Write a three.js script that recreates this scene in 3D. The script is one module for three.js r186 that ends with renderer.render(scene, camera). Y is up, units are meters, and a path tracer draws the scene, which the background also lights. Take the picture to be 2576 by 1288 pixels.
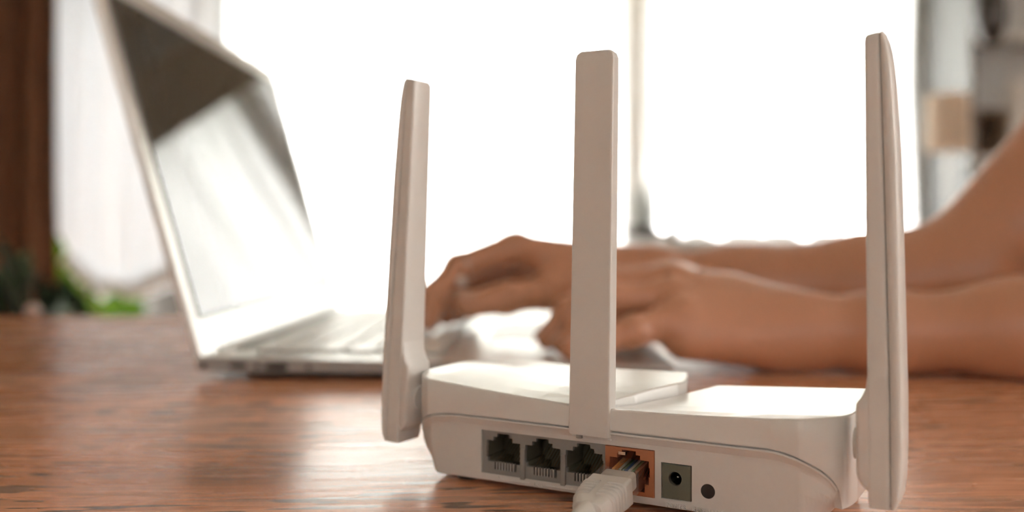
import * as THREE from 'three';
import { RoundedBoxGeometry } from 'three/addons/geometries/RoundedBoxGeometry.js';
import { mergeGeometries, mergeVertices, toCreasedNormals } from 'three/addons/utils/BufferGeometryUtils.js';
import { FontLoader } from 'three/addons/loaders/FontLoader.js';
import { TextGeometry } from 'three/addons/geometries/TextGeometry.js';

// ------------------------------------------------------------------ camera, sky, exposure
const scene = new THREE.Scene();
const T = 0.75;                                   // height of the table top
const EYE = T + 0.081;
const camera = new THREE.PerspectiveCamera(2 * Math.atan(644 / 2400) * 180 / Math.PI, 2, 0.02, 200);
camera.position.set(0, EYE, 0);
camera.lookAt(0, EYE, -1);
camera.setViewOffset(2576, 1288, 0, 59, 2576, 1288);   // level camera, frame shifted down
camera.focus = 0.276;
camera.userData.fStop = 5.4;
camera.updateProjectionMatrix();
const renderer = new THREE.WebGLRenderer({ antialias: true });
renderer.toneMapping = THREE.LinearToneMapping;
renderer.toneMappingExposure = 1.0;
renderer.shadowMap.enabled = true;
scene.background = new THREE.Color(1.0, 0.985, 0.965);   // even white overcast sky
scene.backgroundIntensity = 28;

// ------------------------------------------------------------------ helpers
function rng(seed) { let a = seed >>> 0; return () => { a = (a + 0x6D2B79F5) >>> 0; let t = a; t = Math.imul(t ^ (t >>> 15), t | 1); t ^= t + Math.imul(t ^ (t >>> 7), t | 61); return ((t ^ (t >>> 14)) >>> 0) / 4294967296; }; }
const used = new Map();
function numbered(name) { const n = used.get(name) || 0; used.set(name, n + 1); return n ? `${name}_${String(n).padStart(3, '0')}` : name; }
function shadowed(o) { o.castShadow = true; o.receiveShadow = true; return o; }
function thing(name, label, category, pos = [0, 0, 0], turn = 0, group) {
  const o = new THREE.Group(); o.name = numbered(name); o.position.set(...pos); o.rotation.y = turn;
  o.userData = { label, category }; if (group) o.userData.group = group; scene.add(o); return o;
}
function part(name, geo, mat, parent, label) {
  const m = shadowed(new THREE.Mesh(Array.isArray(geo) ? merge(geo) : geo, mat)); m.name = name; if (label) m.userData.label = label; parent.add(m); return m;
}
function struct(name, geo, mat, label, category) {
  const m = shadowed(new THREE.Mesh(Array.isArray(geo) ? merge(geo) : geo, mat)); m.name = name; m.userData = { kind: 'structure', label, category }; scene.add(m); return m;
}
function structGroup(name, label, category) { const g = new THREE.Group(); g.name = name; g.userData = { kind: 'structure', label, category }; scene.add(g); return g; }
function clean(g) { let q = g.index ? g.toNonIndexed() : g.clone(); if (!q.attributes.normal) q.computeVertexNormals(); if (!q.attributes.uv) q.setAttribute('uv', new THREE.BufferAttribute(new Float32Array(q.attributes.position.count * 2), 2)); for (const k of Object.keys(q.attributes)) if (!['position', 'normal', 'uv'].includes(k)) q.deleteAttribute(k); return q; }
function merge(list) { return list.length === 1 ? list[0] : mergeGeometries(list.map(clean)); }
function box(w, h, d, x, y, z) { const g = new THREE.BoxGeometry(w, h, d); g.translate(x, y, z); return g; }
function rbox(w, h, d, r, x = 0, y = 0, z = 0, seg = 3) { const g = new RoundedBoxGeometry(w, h, d, seg, Math.min(r, w / 2.02, h / 2.02, d / 2.02)); g.translate(x, y, z); return g; }
function cyl(r0, r1, h, x, y, z, seg = 32) { const g = new THREE.CylinderGeometry(r0, r1, h, seg); g.translate(x, y, z); return g; }
function gridGeo(nu, nv, f, closedU = false, skip) {   // f(i,j) -> [x,y,z]
  const pos = [], uv = [], idx = [];
  for (let j = 0; j < nv; j++) for (let i = 0; i < nu; i++) { pos.push(...f(i, j)); uv.push(i / (nu - 1), j / (nv - 1)); }
  for (let j = 0; j < nv - 1; j++) for (let i = 0; i < (closedU ? nu : nu - 1); i++) {
    if (skip && skip(i, j)) continue;
    const a = j * nu + i, b = j * nu + (i + 1) % nu, c = a + nu, d = b + nu; idx.push(a, b, d, a, d, c);
  }
  const g = new THREE.BufferGeometry(); g.setAttribute('position', new THREE.Float32BufferAttribute(pos, 3)); g.setAttribute('uv', new THREE.Float32BufferAttribute(uv, 2)); g.setIndex(idx); g.computeVertexNormals(); return g;
}
// loft of rounded rectangles: levels {y,x0,x1,z0,z1,r}; closed at both ends
function loft(levels, k = 5, crease = 0.6) {
  const ring = (L) => {
    const out = [], r = Math.min(L.r, (L.x1 - L.x0) / 2, (L.z1 - L.z0) / 2);
    const cs = [[L.x1 - r, L.z1 - r, 0], [L.x0 + r, L.z1 - r, 1], [L.x0 + r, L.z0 + r, 2], [L.x1 - r, L.z0 + r, 3]];
    for (const [cx, cz, q] of cs) for (let i = 0; i <= k; i++) { const a = (q + i / k) * Math.PI / 2; out.push([cx + r * Math.cos(a), L.y, cz + r * Math.sin(a)]); }
    return out;
  };
  const rings = levels.map(ring), n = rings[0].length, pos = [], idx = [];
  for (const R of rings) for (const p of R) pos.push(...p);
  for (let j = 0; j < rings.length - 1; j++) for (let i = 0; i < n; i++) { const a = j * n + i, b = j * n + (i + 1) % n; idx.push(a, a + n, b, b, a + n, b + n); }
  const cap = (j, flip) => { const c = pos.length / 3, L = levels[j]; pos.push((L.x0 + L.x1) / 2, L.y, (L.z0 + L.z1) / 2); for (let i = 0; i < n; i++) { const a = j * n + i, b = j * n + (i + 1) % n; flip ? idx.push(c, a, b) : idx.push(c, b, a); } };
  cap(0, true); cap(rings.length - 1, false);
  const g = new THREE.BufferGeometry(); g.setAttribute('position', new THREE.Float32BufferAttribute(pos, 3)); g.setIndex(idx);
  return toCreasedNormals(g, crease);
}
function lathe(pts, seg = 40) { return new THREE.LatheGeometry(pts.map(([x, y]) => new THREE.Vector2(x, y)), seg); }
function tube(pts, r, seg = 40, rs = 10, closed = false) { return new THREE.TubeGeometry(new THREE.CatmullRomCurve3(pts.map((p) => new THREE.Vector3(...p)), closed), seg, r, rs, closed); }
function interp(tab, x) { if (x <= tab[0][0]) return tab[0][1]; for (let i = 1; i < tab.length; i++) if (x <= tab[i][0]) { const [x0, y0] = tab[i - 1], [x1, y1] = tab[i]; let t = (x - x0) / (x1 - x0); return y0 + (y1 - y0) * t; } return tab[tab.length - 1][1]; }
const sstep = (a, b, x) => { const t = Math.min(1, Math.max(0, (x - a) / (b - a))); return t * t * (3 - 2 * t); };
const mix = (a, b, t) => a + (b - a) * t;
const col = (r, g, b) => new THREE.Color().setRGB(r, g, b);
function std(r, g, b, rough = 0.5, extra = {}) { return new THREE.MeshPhysicalMaterial({ color: col(r, g, b), roughness: rough, metalness: 0, side: THREE.DoubleSide, ...extra }); }
// tiling value noise
function makeNoise(seed) {
  const N = 256, R = rng(seed), tab = new Float32Array(N * N); for (let i = 0; i < N * N; i++) tab[i] = R();
  return (x, y, px, py) => { const xi = Math.floor(x), yi = Math.floor(y); let fx = x - xi, fy = y - yi; fx = fx * fx * (3 - 2 * fx); fy = fy * fy * (3 - 2 * fy);
    const m = (a, p) => ((a % p) + p) % p, x0 = m(xi, px), x1 = m(xi + 1, px), y0 = m(yi, py), y1 = m(yi + 1, py), t = (a, b) => tab[(b % N) * N + (a % N) + ((a >> 8) * 37 + (b >> 8) * 101) % N] ?? tab[((b % N) * N + a % N) % (N * N)];
    return mix(mix(t(x0, y0), t(x1, y0), fx), mix(t(x0, y1), t(x1, y1), fx), fy); };
}
function dataTex(w, h, f, srgb, rep = [1, 1]) {
  const d = new Uint8Array(w * h * 4); for (let y = 0; y < h; y++) for (let x = 0; x < w; x++) { const c = f(x / w, y / h), i = (y * w + x) * 4; d[i] = c[0] * 255; d[i + 1] = c[1] * 255; d[i + 2] = c[2] * 255; d[i + 3] = 255; }
  const t = new THREE.DataTexture(d, w, h, THREE.RGBAFormat); t.wrapS = t.wrapT = THREE.RepeatWrapping; t.magFilter = THREE.LinearFilter; t.minFilter = THREE.LinearFilter; if (srgb) t.colorSpace = THREE.SRGBColorSpace; t.repeat.set(...rep); t.needsUpdate = true; return t;
}

// ------------------------------------------------------------------ materials
const M = {};
{ // wood laminate of the table: grain runs along x
  const n1 = makeNoise(11), n2 = makeNoise(12), n3 = makeNoise(13), n4 = makeNoise(14);
  const field = (u, v) => {
    const warp = (n1(u * 5, v * 9, 5, 9) - 0.5) * 0.035 + (n2(u * 14, v * 22, 14, 22) - 0.5) * 0.012;
    const vv = v + warp;
    const ring = n3(u * 3, (vv + 1) * 46, 3, 46);                      // broad streaks
    const fib = n4(u * 22, (vv + 1) * 250, 22, 250);                   // fibres
    const fine = n2(u * 60, (v + warp * 0.5 + 1) * 700, 60, 700);
    const patch = n1(u * 7, (vv + 1) * 16, 7, 16);
    const pore = n3(u * 56, (v + warp * 0.9 + 1) * 300, 56, 300), blot = n4(u * 12, (v + 1) * 20, 12, 20);
    return { ring, fib, fine, patch, pore, blot };
  };
  const S = 2048, map = dataTex(S, S, (u, v) => {
    const q = field(u, v);
    let t = 0.26 * q.ring + 0.3 * q.fib + 0.2 * q.fine + 0.24 * q.patch;
    const dark = Math.min(0.9, sstep(0.64, 0.86, q.pore) * sstep(0.3, 0.65, q.patch) * 0.8 + sstep(0.58, 0.82, q.ring * 0.6 + q.fib * 0.4) * 0.38 + sstep(0.62, 0.9, q.blot) * sstep(0.35, 0.7, q.fine) * 0.5);
    t = sstep(0.2, 0.8, t);
    let r = mix(0.73, 0.95, t), g = mix(0.515, 0.70, t), b = mix(0.40, 0.555, t);
    r = mix(r, 0.38, dark); g = mix(g, 0.32, dark); b = mix(b, 0.285, dark);
    return [r, g, b];
  }, true);
  const bump = dataTex(1024, 1024, (u, v) => { const q = field(u, v); const t = 0.55 * q.fib + 0.45 * q.fine; return [t, t, t]; }, false);
  const rough = dataTex(512, 512, (u, v) => { const q = field(u, v); const t = 0.5 + 0.5 * (0.5 * q.fib + 0.5 * q.patch); return [t, t, t]; }, false);
  M.wood = new THREE.MeshPhysicalMaterial({ map, bumpMap: bump, bumpScale: 0.00004, roughness: 0.36, roughnessMap: rough, clearcoat: 0.08, clearcoatRoughness: 0.12 });
}
{ const n = makeNoise(31); const b = dataTex(512, 512, (u, v) => { const t = n(u * 250, v * 250, 250, 250); return [t, t, t]; }, false, [14, 14]);
  M.plastic = std(0.82, 0.80, 0.775, 0.3, { bumpMap: b, bumpScale: 0.000004 }); }
M.plasticTop = std(0.87, 0.86, 0.84, 0.24, { clearcoat: 0.4, clearcoatRoughness: 0.2 });
M.portGrey = std(0.30, 0.295, 0.28, 0.5);
M.tooth = std(0.42, 0.41, 0.385, 0.45);
M.portDark = std(0.03, 0.024, 0.018, 0.6);
M.jackInner = std(0.15, 0.135, 0.09, 0.6);
M.pin = std(0.22, 0.15, 0.07, 0.45, { metalness: 0.8 });
M.orange = std(0.44, 0.165, 0.085, 0.45);
M.powerGrey = std(0.15, 0.16, 0.125, 0.5);
M.black = std(0.012, 0.01, 0.009, 0.5);
M.steel = std(0.75, 0.74, 0.72, 0.25, { metalness: 1 });
M.clear = new THREE.MeshPhysicalMaterial({ color: col(0.96, 0.95, 0.93), roughness: 0.04, transmission: 1, thickness: 0, ior: 1.5 });
M.cable = std(0.80, 0.785, 0.76, 0.42);
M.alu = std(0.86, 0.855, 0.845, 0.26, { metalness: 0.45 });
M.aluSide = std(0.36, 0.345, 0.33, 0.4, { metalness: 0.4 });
M.key = std(0.86, 0.855, 0.84, 0.26);
M.screen = new THREE.MeshPhysicalMaterial({ color: col(0.05, 0.045, 0.036), roughness: 0.02, ior: 1.3, specularIntensity: 0.6 });
M.skin = std(0.61, 0.305, 0.195, 0.3);
M.nail = std(0.66, 0.40, 0.30, 0.25);
M.wall = std(0.52, 0.52, 0.51, 0.85);
M.wallWarm = std(0.56, 0.46, 0.365, 0.85);
M.ceil = std(0.55, 0.49, 0.40, 0.9);
M.darkWood = std(0.30, 0.235, 0.17, 0.6);
M.frame = std(0.66, 0.65, 0.63, 0.45);
M.glass = new THREE.MeshPhysicalMaterial({ color: col(1, 1, 1), roughness: 0, transmission: 1, thickness: 0, ior: 1.45 });
M.sheer = new THREE.MeshPhysicalMaterial({ color: col(0.97, 0.965, 0.955), roughness: 1, transmission: 0.97, thickness: 0, ior: 1.2, side: THREE.DoubleSide });
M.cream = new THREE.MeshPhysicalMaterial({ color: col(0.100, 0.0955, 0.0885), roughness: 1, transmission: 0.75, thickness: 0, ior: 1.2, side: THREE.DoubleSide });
M.sideSheer = new THREE.MeshPhysicalMaterial({ color: col(0.95, 0.935, 0.91), roughness: 1, transmission: 0.75, thickness: 0, ior: 1.2, side: THREE.DoubleSide });
M.denseSheer = new THREE.MeshPhysicalMaterial({ color: col(0.88, 0.905, 0.94), roughness: 1, transmission: 0.07, thickness: 0, ior: 1.2, side: THREE.DoubleSide });
M.brownCloth = std(0.105, 0.045, 0.02, 0.9);

// ------------------------------------------------------------------ room shell
const SIDE = [-1.1, 0.75, 0.8, 2.22];              // window in the wall behind the person: it lights the faces turned to the right
const FRONT = [-2.4, 2.4, 0.95, 2.3];            // window opening behind the viewer: the soft warm light on the near faces
const ZB = -4.2, XL = -3.0, XR = 2.9, ZF = 2.6, HC = 2.45, TH = 0.2;
{
  const fl = box(XR - XL + 0.4, 0.1, ZF - ZB + 0.4, (XL + XR) / 2, -0.05, (ZB + ZF) / 2);
  const n = makeNoise(51);
  const map = dataTex(512, 512, (u, v) => { const t = n(u * 6, v * 160, 6, 160) * 0.6 + n(u * 30, v * 400, 30, 400) * 0.4; return [mix(0.5, 0.62, t), mix(0.37, 0.47, t), mix(0.27, 0.34, t)]; }, true, [3, 3]);
  struct('floor', fl, new THREE.MeshPhysicalMaterial({ map, roughness: 0.5 }), 'brown wooden floor under the table', 'floor');
  struct('ceiling', box(XR - XL + 0.4, 0.12, ZF - ZB + 0.4, (XL + XR) / 2, HC + 0.06, (ZB + ZF) / 2), M.ceil, 'plain beige ceiling', 'ceiling');
  struct('wall_left', box(TH, HC, ZF - ZB + 0.4, XL - TH / 2, HC / 2, (ZB + ZF) / 2), M.wallWarm, 'warm beige wall on the plant side', 'wall');
  { const [z0, z1, y0, y1] = SIDE, za = ZB - 0.2, zb = ZF + 0.2, xc = XR + TH / 2;
    struct('wall_right', [box(TH, HC, z0 - za, xc, HC / 2, (z0 + za) / 2), box(TH, HC, zb - z1, xc, HC / 2, (z1 + zb) / 2), box(TH, y0, z1 - z0, xc, y0 / 2, (z0 + z1) / 2), box(TH, HC - y1, z1 - z0, xc, (HC + y1) / 2, (z0 + z1) / 2)], M.wallWarm, 'warm beige wall behind the person', 'wall'); }
  const [fx0, fx1, fy0, fy1] = FRONT, zf = ZF + TH / 2;
  struct('wall_front', [box(fx0 - XL, HC, TH, (XL + fx0) / 2, HC / 2, zf), box(XR - fx1, HC, TH, (XR + fx1) / 2, HC / 2, zf), box(fx1 - fx0, fy0, TH, (fx0 + fx1) / 2, fy0 / 2, zf), box(fx1 - fx0, HC - fy1, TH, (fx0 + fx1) / 2, (fy1 + HC) / 2, zf)], M.wallWarm, 'warm beige wall behind the viewer with a wide curtained window', 'wall');
}
const WIN = [[-2.14, -1.295, 0.18, 2.12], [-1.22, 0.475, 0.12, 2.12], [0.60, 1.70, 0.79, 2.12]];
{
  const g = []; let x = XL;
  for (const [x0, x1, y0, y1] of WIN) { g.push(box(x0 - x, HC, TH, (x + x0) / 2, HC / 2, ZB - TH / 2)); g.push(box(x1 - x0, y0, TH, (x0 + x1) / 2, y0 / 2, ZB - TH / 2)); g.push(box(x1 - x0, HC - y1, TH, (x0 + x1) / 2, (y1 + HC) / 2, ZB - TH / 2)); x = x1; }
  g.push(box(XR - x, HC, TH, (x + XR) / 2, HC / 2, ZB - TH / 2));
  struct('wall_back', g, M.wall, 'pale wall with three bright curtained windows', 'wall');
  const names = ['narrow white window beside the dark brown curtain', 'wide white window in the middle, behind the laptop and far hand', 'white window with a raised sill, right of the pier'];
  WIN.forEach(([x0, x1, y0, y1], i) => {
    const w = structGroup(`window_${i + 1}`, names[i], 'window'), f = 0.05, z = ZB - 0.1, cx = (x0 + x1) / 2, cy = (y0 + y1) / 2;
    part('frame', [box(f, y1 - y0, 0.07, x0 + f / 2, cy, z), box(f, y1 - y0, 0.07, x1 - f / 2, cy, z), box(x1 - x0 - 2 * f, f, 0.07, cx, y0 + f / 2, z), box(x1 - x0 - 2 * f, f, 0.07, cx, y1 - f / 2, z)], M.frame, w);
    if (i === 1) part('mullion', box(0.05, y1 - y0 - 2 * f, 0.06, cx, cy, z), M.frame, w);
    if (i === 1) for (const s of [-1, 1]) { const pw = (x1 - x0) / 2 - f - 0.025; part('pane', box(pw, y1 - y0 - 2 * f, 0.002, cx + s * (0.025 + pw / 2), cy, z), M.glass, w); }
    else part('pane', box(x1 - x0 - 2 * f, y1 - y0 - 2 * f, 0.002, cx, cy, z), M.glass, w);
    if (i === 2) part('sill', rbox(x1 - x0 + 0.1, 0.03, 0.26, 0.006, cx, y0 + 0.0, ZB + 0.12), M.frame, w);
  });
  { const [x0, x1, y0, y1] = FRONT, w = structGroup('window_4', 'wide window behind the viewer', 'window'), f = 0.06, z = ZF + 0.12, cy = (y0 + y1) / 2;
    part('frame', [box(f, y1 - y0, 0.07, x0 + f / 2, cy, z), box(f, y1 - y0, 0.07, x1 - f / 2, cy, z), box(x1 - x0 - 2 * f, f, 0.07, 0, y0 + f / 2, z), box(x1 - x0 - 2 * f, f, 0.07, 0, y1 - f / 2, z)], M.frame, w);
    part('pane', box(x1 - x0 - 2 * f, y1 - y0 - 2 * f, 0.002, 0, cy, z), M.glass, w); }
  { const [z0, z1, y0, y1] = SIDE, w = structGroup('window_5', 'window in the wall behind the person', 'window'), f = 0.06, x = XR + 0.12, cy = (y0 + y1) / 2, cz = (z0 + z1) / 2;
    part('frame', [box(0.07, y1 - y0, f, x, cy, z0 + f / 2), box(0.07, y1 - y0, f, x, cy, z1 - f / 2), box(0.07, f, z1 - z0 - 2 * f, x, y0 + f / 2, cz), box(0.07, f, z1 - z0 - 2 * f, x, y1 - f / 2, cz)], M.frame, w);
    part('pane', box(0.002, y1 - y0 - 2 * f, z1 - z0 - 2 * f, x, cy, cz), M.glass, w); }
}
struct('trim_1', rbox(0.125, 2.1, 0.012, 0.003, 0.5375, 1.06, ZB + 0.007), std(0.88, 0.875, 0.86, 0.4), 'white casing board on the pier between two windows', 'trim');
// lawn and hedge outside
{
  const n = makeNoise(61);
  const map = dataTex(512, 512, (u, v) => { const t = 0.5 * n(u * 40, v * 40, 40, 40) + 0.5 * n(u * 160, v * 160, 160, 160); return [mix(0.12, 0.2, t), mix(0.18, 0.26, t), mix(0.01, 0.03, t)]; }, true, [30, 30]);
  const g = new THREE.PlaneGeometry(70, 60); g.rotateX(-Math.PI / 2); g.translate(0, -0.12, -4.5 - 30);
  struct('lawn', g, new THREE.MeshPhysicalMaterial({ map, roughness: 0.95, specularIntensity: 0.1 }), 'green lawn outside below the ruffled curtain', 'lawn');
  const h = thing('hedge', 'bright green clipped hedge outside the left window, below the ruffled curtain', 'hedge', [-2.9, -0.12, -7.4]);
  const hn = makeNoise(62);
  const hg = gridGeo(160, 90, (i, j) => { const a = i / 159, b = j / 89; const r = 0.10 * (hn(a * 70, b * 22, 70, 22) - 0.5) + 0.07 * (hn(a * 150, b * 50, 150, 50) - 0.5); const prof = b < 0.45 ? [b / 0.45 * 1.08, 0.45] : b < 0.6 ? [1.08, mix(0.45, -0.45, (b - 0.45) / 0.15)] : [1.08 * (1 - (b - 0.6) / 0.4), -0.45]; return [(a - 0.5) * 4.2, Math.max(0, prof[0] + r * 0.6), prof[1] + r]; });
  part('foliage', hg, std(0.0105, 0.0225, 0.0003, 0.95, { specularIntensity: 0.1 }), h);
}

// ------------------------------------------------------------------ curtains
function sheer(name, label, category, x0, x1, yTop, hem, folds, amp, z, mat, seed, group) {
  const n = makeNoise(seed), nu = Math.max(60, Math.round(folds * 14)), nv = 36;
  const g = gridGeo(nu, nv, (i, j) => {
    const a = i / (nu - 1), b = j / (nv - 1), x = mix(x0, x1, a), y = mix(yTop, hem(x, a), b);
    const ph = a * folds * 2 * Math.PI + (n(a * 7, b * 2 + 3, 64, 64) - 0.5) * 3.2;
    return [x + Math.cos(ph * 0.5) * 0.006, y, z + Math.sin(ph) * amp * (0.7 + 0.6 * n(a * 9, b * 3, 64, 64)) + (n(a * 20, 4 + b * 2, 64, 64) - 0.5) * amp];
  });
  const t = thing(name, label, category, [0, 0, 0], 0, group); const m = part('cloth', g, mat, t); t.userData.label = label; return t;
}
{
  // left window: ruffled, gathered hem
  const hemL = [[-2.14, 0.90], [-1.975, 0.88], [-1.95, 0.80], [-1.91, 0.68], [-1.86, 0.635], [-1.81, 0.60], [-1.775, 0.565], [-1.735, 0.61], [-1.69, 0.59], [-1.63, 0.572], [-1.55, 0.60], [-1.48, 0.622], [-1.25, 0.60]];
  const c1 = sheer('sheer_curtain', 'ruffled white sheer curtain with a scalloped hem above the green lawn', 'curtain', -2.13, -1.285, 2.14, (x) => interp(hemL, x) - 0.03, 8, 0.018, ZB + 0.05, M.denseSheer, 71);
  const rr = rng(72);
  for (let i = 0; i < 16; i++) { const x = mix(-1.92, -1.33, i / 15), y = interp(hemL, x) - 0.03; const s = new THREE.SphereGeometry(0.028 + rr() * 0.014, 14, 10, 0, Math.PI * 2, 0, Math.PI * 0.6); s.scale(1, 1.3, 0.8); s.rotateZ((rr() - 0.5) * 0.8); s.translate(x, y + 0.012 + rr() * 0.04, ZB + 0.07 + rr() * 0.02); part('ruffle', s, M.denseSheer, c1); }
  sheer('sheer_curtain', 'floor-length white sheer curtain in the wide middle window', 'curtain', -1.235, 0.50, 2.14, () => 0.02, 17, 0.02, ZB + 0.08, M.sheer, 73);
  sheer('sheer_curtain', 'white sheer curtain with a wavy hem at the raised sill, behind the arms', 'curtain', 0.575, 1.755, 2.14, (x, a) => 0.835 + 0.018 * Math.sin(a * 40) + 0.012 * Math.sin(a * 17 + 1), 14, 0.016, ZB + 0.055, M.sheer, 74);
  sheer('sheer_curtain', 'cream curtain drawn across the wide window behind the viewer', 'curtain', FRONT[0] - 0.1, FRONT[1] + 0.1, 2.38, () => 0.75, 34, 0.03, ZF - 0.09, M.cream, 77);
  { const c = sheer('sheer_curtain', 'pale sheer curtain at the window in the wall behind the person', 'curtain', SIDE[0] - 0.08, SIDE[1] + 0.08, 2.2, () => 0.62, 16, 0.02, 0, M.sideSheer, 78); c.rotation.y = -Math.PI / 2; c.position.set(XR - 0.07, 0, 0); }
  sheer('dark_curtain', 'dark brown curtain at the left edge behind the leafy plant', 'curtain', -2.85, -1.935, 2.15, () => 0.02, 6, 0.035, ZB + 0.14, M.brownCloth, 75);
  const pel = thing('pelmet', 'dark brown wooden pelmet board covering the curtain tops', 'pelmet', [-0.1, 0, ZB]);
  part('front_board', rbox(3.85, 0.30, 0.02, 0.003, -0.025, 2.06, 0.20), M.darkWood, pel); part('top_board', box(3.85, 0.02, 0.19, -0.025, 2.2, 0.096), M.darkWood, pel);
  const rod = thing('curtain_rod', 'long white curtain rod above the windows', 'curtain rod', [0, 2.165, ZB + 0.10]); const rg = new THREE.CylinderGeometry(0.012, 0.012, 4.8, 16); rg.rotateZ(Math.PI / 2); rg.translate(-0.55, 0, 0); part('rod', rg, M.frame, rod);
  for (const x of [-2.8, -1.25, 0.42, 1.75]) part('bracket', box(0.02, 0.03, 0.10, x, 0, -0.05), M.frame, rod);
}

// ------------------------------------------------------------------ table
{
  const t = thing('table', 'reddish brown wood-grain table top carrying the router and laptop', 'table', [0, 0, 0]);
  const x0 = -0.95, x1 = 0.50, z0 = -0.926, z1 = 0.40, th = 0.032;
  const g = rbox(x1 - x0, th, z1 - z0, 0.003, (x0 + x1) / 2, T - th / 2, (z0 + z1) / 2);
  const p = g.attributes.position, nn = g.attributes.normal, uv = g.attributes.uv;
  for (let i = 0; i < p.count; i++) uv.setXY(i, (p.getX(i) + (Math.abs(nn.getX(i)) > 0.5 ? p.getY(i) : 0)) / 0.72 + 0.13, (p.getZ(i) * 1.0 + p.getX(i) * 0.04 + (Math.abs(nn.getZ(i)) > 0.5 ? p.getY(i) : 0)) / 0.72);
  part('tabletop', g, M.wood, t);
  for (const x of [x0 + 0.06, x1 - 0.06]) for (const z of [z0 + 0.06, z1 - 0.06]) part('leg', rbox(0.06, T - th, 0.06, 0.004, x, (T - th) / 2, z), M.wood, t);
}

// ------------------------------------------------------------------ router (local axes: x along the port wall, y up, -z away from the camera), millimetres
const mm = 0.001;
const font = await new FontLoader().loadAsync('fonts/droid/droid_sans_bold.typeface.json');
const router = thing('wifi_router', 'white plastic router with three upright antennas and a row of network ports', 'router', [0.0244, T, -0.283], -Math.PI / 6);
{
  const WC = 0.3, HW = 70.7, RC = 13, RN = 20, N1 = 58;     // rear corners: RC along the wall, RN deep
  const pathS = (w, n) => { const a = Math.abs(w - WC); if (a <= HW - RC && n < RN) return a; if (n < RN) return HW - RC + RC * Math.atan2((a - (HW - RC)) / RC, (RN - n) / RN); return HW - RC + RC * Math.PI / 2 + (n - RN); };
  const seamY = (s, w) => { const e = w < 0 ? 10 : 6.5; return s < 50 ? 22.75 : s > 70.9 ? e : e + (22.75 - e) * Math.sqrt(1 - ((s - 50) / 21) ** 2); };
  // --- top cover: two leaves meeting at a slanting step
  const rearH = [[-70, 34], [-66, 33.7], [-56, 32.6], [-35, 30.9], [-8.5, 29.2], [7, 29.2], [25, 29.5], [45, 30.4], [59, 31.3], [66, 32.4], [72, 33.2]];
  const smoothRear = (w) => (interp(rearH, w - 6) + 2 * interp(rearH, w) + interp(rearH, w + 6)) / 4;
  const hL = (w, n) => mix(smoothRear(w), mix(33.8, 31.2, sstep(-70, -25, w)) + 0.8 * sstep(10, 60, n) * sstep(-40, 10, w) - 1.8 * sstep(30, 62, n) * (1 - sstep(-70, -30, w)), Math.sin(Math.min(1, n / 34) * Math.PI / 2));
  const hR = (w, n) => mix(smoothRear(w), 27.3 + n * 0.02 + Math.max(0, w - 12) / 60 * 3.6, Math.sin(Math.min(1, n / 22) * Math.PI / 2));
  const rearIn = (n) => n < RN ? RC * (1 - Math.sqrt(Math.max(0, 1 - ((RN - n) / RN) ** 2))) : 0;
  const roundIn = (n, r) => n < r ? r - Math.sqrt(Math.max(0, r * r - (r - n) ** 2)) : 0;
  function leaf(n1, wl, wr, h, innerSeam) {
    const r = 0.8, rows = [], NR = 60, NC = 80;
    for (let j = 0; j < NR; j++) { const t = j / (NR - 1); rows.push(r + (n1 - 2 * r) * (t < 0.3 ? t * t / 0.3 * 0.75 + t * 0.25 : mix(0.3, 1, (t - 0.3) / 0.7))); }
    const P = (i, j) => { const n = rows[j], a = wl(n) + r, b = wr(n) - r, w = mix(a, b, i / (NC - 1)); return [w, n, h(w, n)]; };
    const top = gridGeo(NC, NR, (i, j) => { const [w, n, y] = P(i, j); return [w * mm, y * mm, -n * mm]; });
    const loop = [];
    for (let i = 0; i < NC; i++) loop.push([...P(i, 0), 'rear']);
    for (let j = 1; j < NR; j++) loop.push([...P(NC - 1, j), 'right']);
    for (let i = NC - 2; i >= 0; i--) loop.push([...P(i, NR - 1), 'front']);
    for (let j = NR - 2; j > 0; j--) loop.push([...P(0, j), 'left']);
    const L = loop.length, nor = loop.map((p, k) => { let a = loop[(k + L - 1) % L], b = loop[(k + 1) % L]; const dx = b[0] - a[0], dn = b[1] - a[1], q = Math.hypot(dx, dn) || 1; return [dn / q, -dx / q]; });
    const rings = [];
    for (let k = 0; k <= 4; k++) { const a = k / 4 * Math.PI / 2; rings.push([r * Math.sin(a), -r * (1 - Math.cos(a))]); }
    const nv = rings.length + 5;
    const skirt = gridGeo(L + 1, nv, (i, j) => {
      const p = loop[i % L], q = nor[i % L];
      let o, y; const yb0 = p[3] === innerSeam ? 24 : p[3] === 'front' ? 16 : seamY(pathS(p[0] + q[0] * r, Math.max(0, p[1] + q[1] * r)), p[0]);
      if (j < rings.length) { o = rings[j][0]; y = p[2] + rings[j][1]; }
      else { const ys = [[r, 0.5], [r, 0.97], [r - 0.15, 1.0], [r - 0.5, 1.0], [r - 2.5, 1.0]][j - rings.length]; o = ys[0]; y = mix(p[2] - r, yb0 + (j - rings.length === 1 ? 0.2 : 0), ys[1]); }
      return [(p[0] + q[0] * o) * mm, y * mm, -(p[1] + q[1] * o) * mm];
    });
    return toCreasedNormals(merge([top, skirt]), 0.7);
  }
  const wL0 = WC - HW, wR0 = WC + HW;
  const leftLeaf = leaf(63.5, (n) => wL0 + rearIn(n) + roundIn(63.5 - n, 11), (n) => n < 44.5 ? 0.3 * n - 0.6 : mix(12.75, 6.5, (n - 44.5) / 19), hL, 'right');
  const rightLeaf = leaf(60, (n) => 0.31 * n - 0.4, (n) => wR0 - rearIn(n) - roundIn(60 - n, 8), hR, 'left');
  part('top_cover', leftLeaf, M.plasticTop, router, 'raised white leaf of the router top, on the laptop side');
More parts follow.
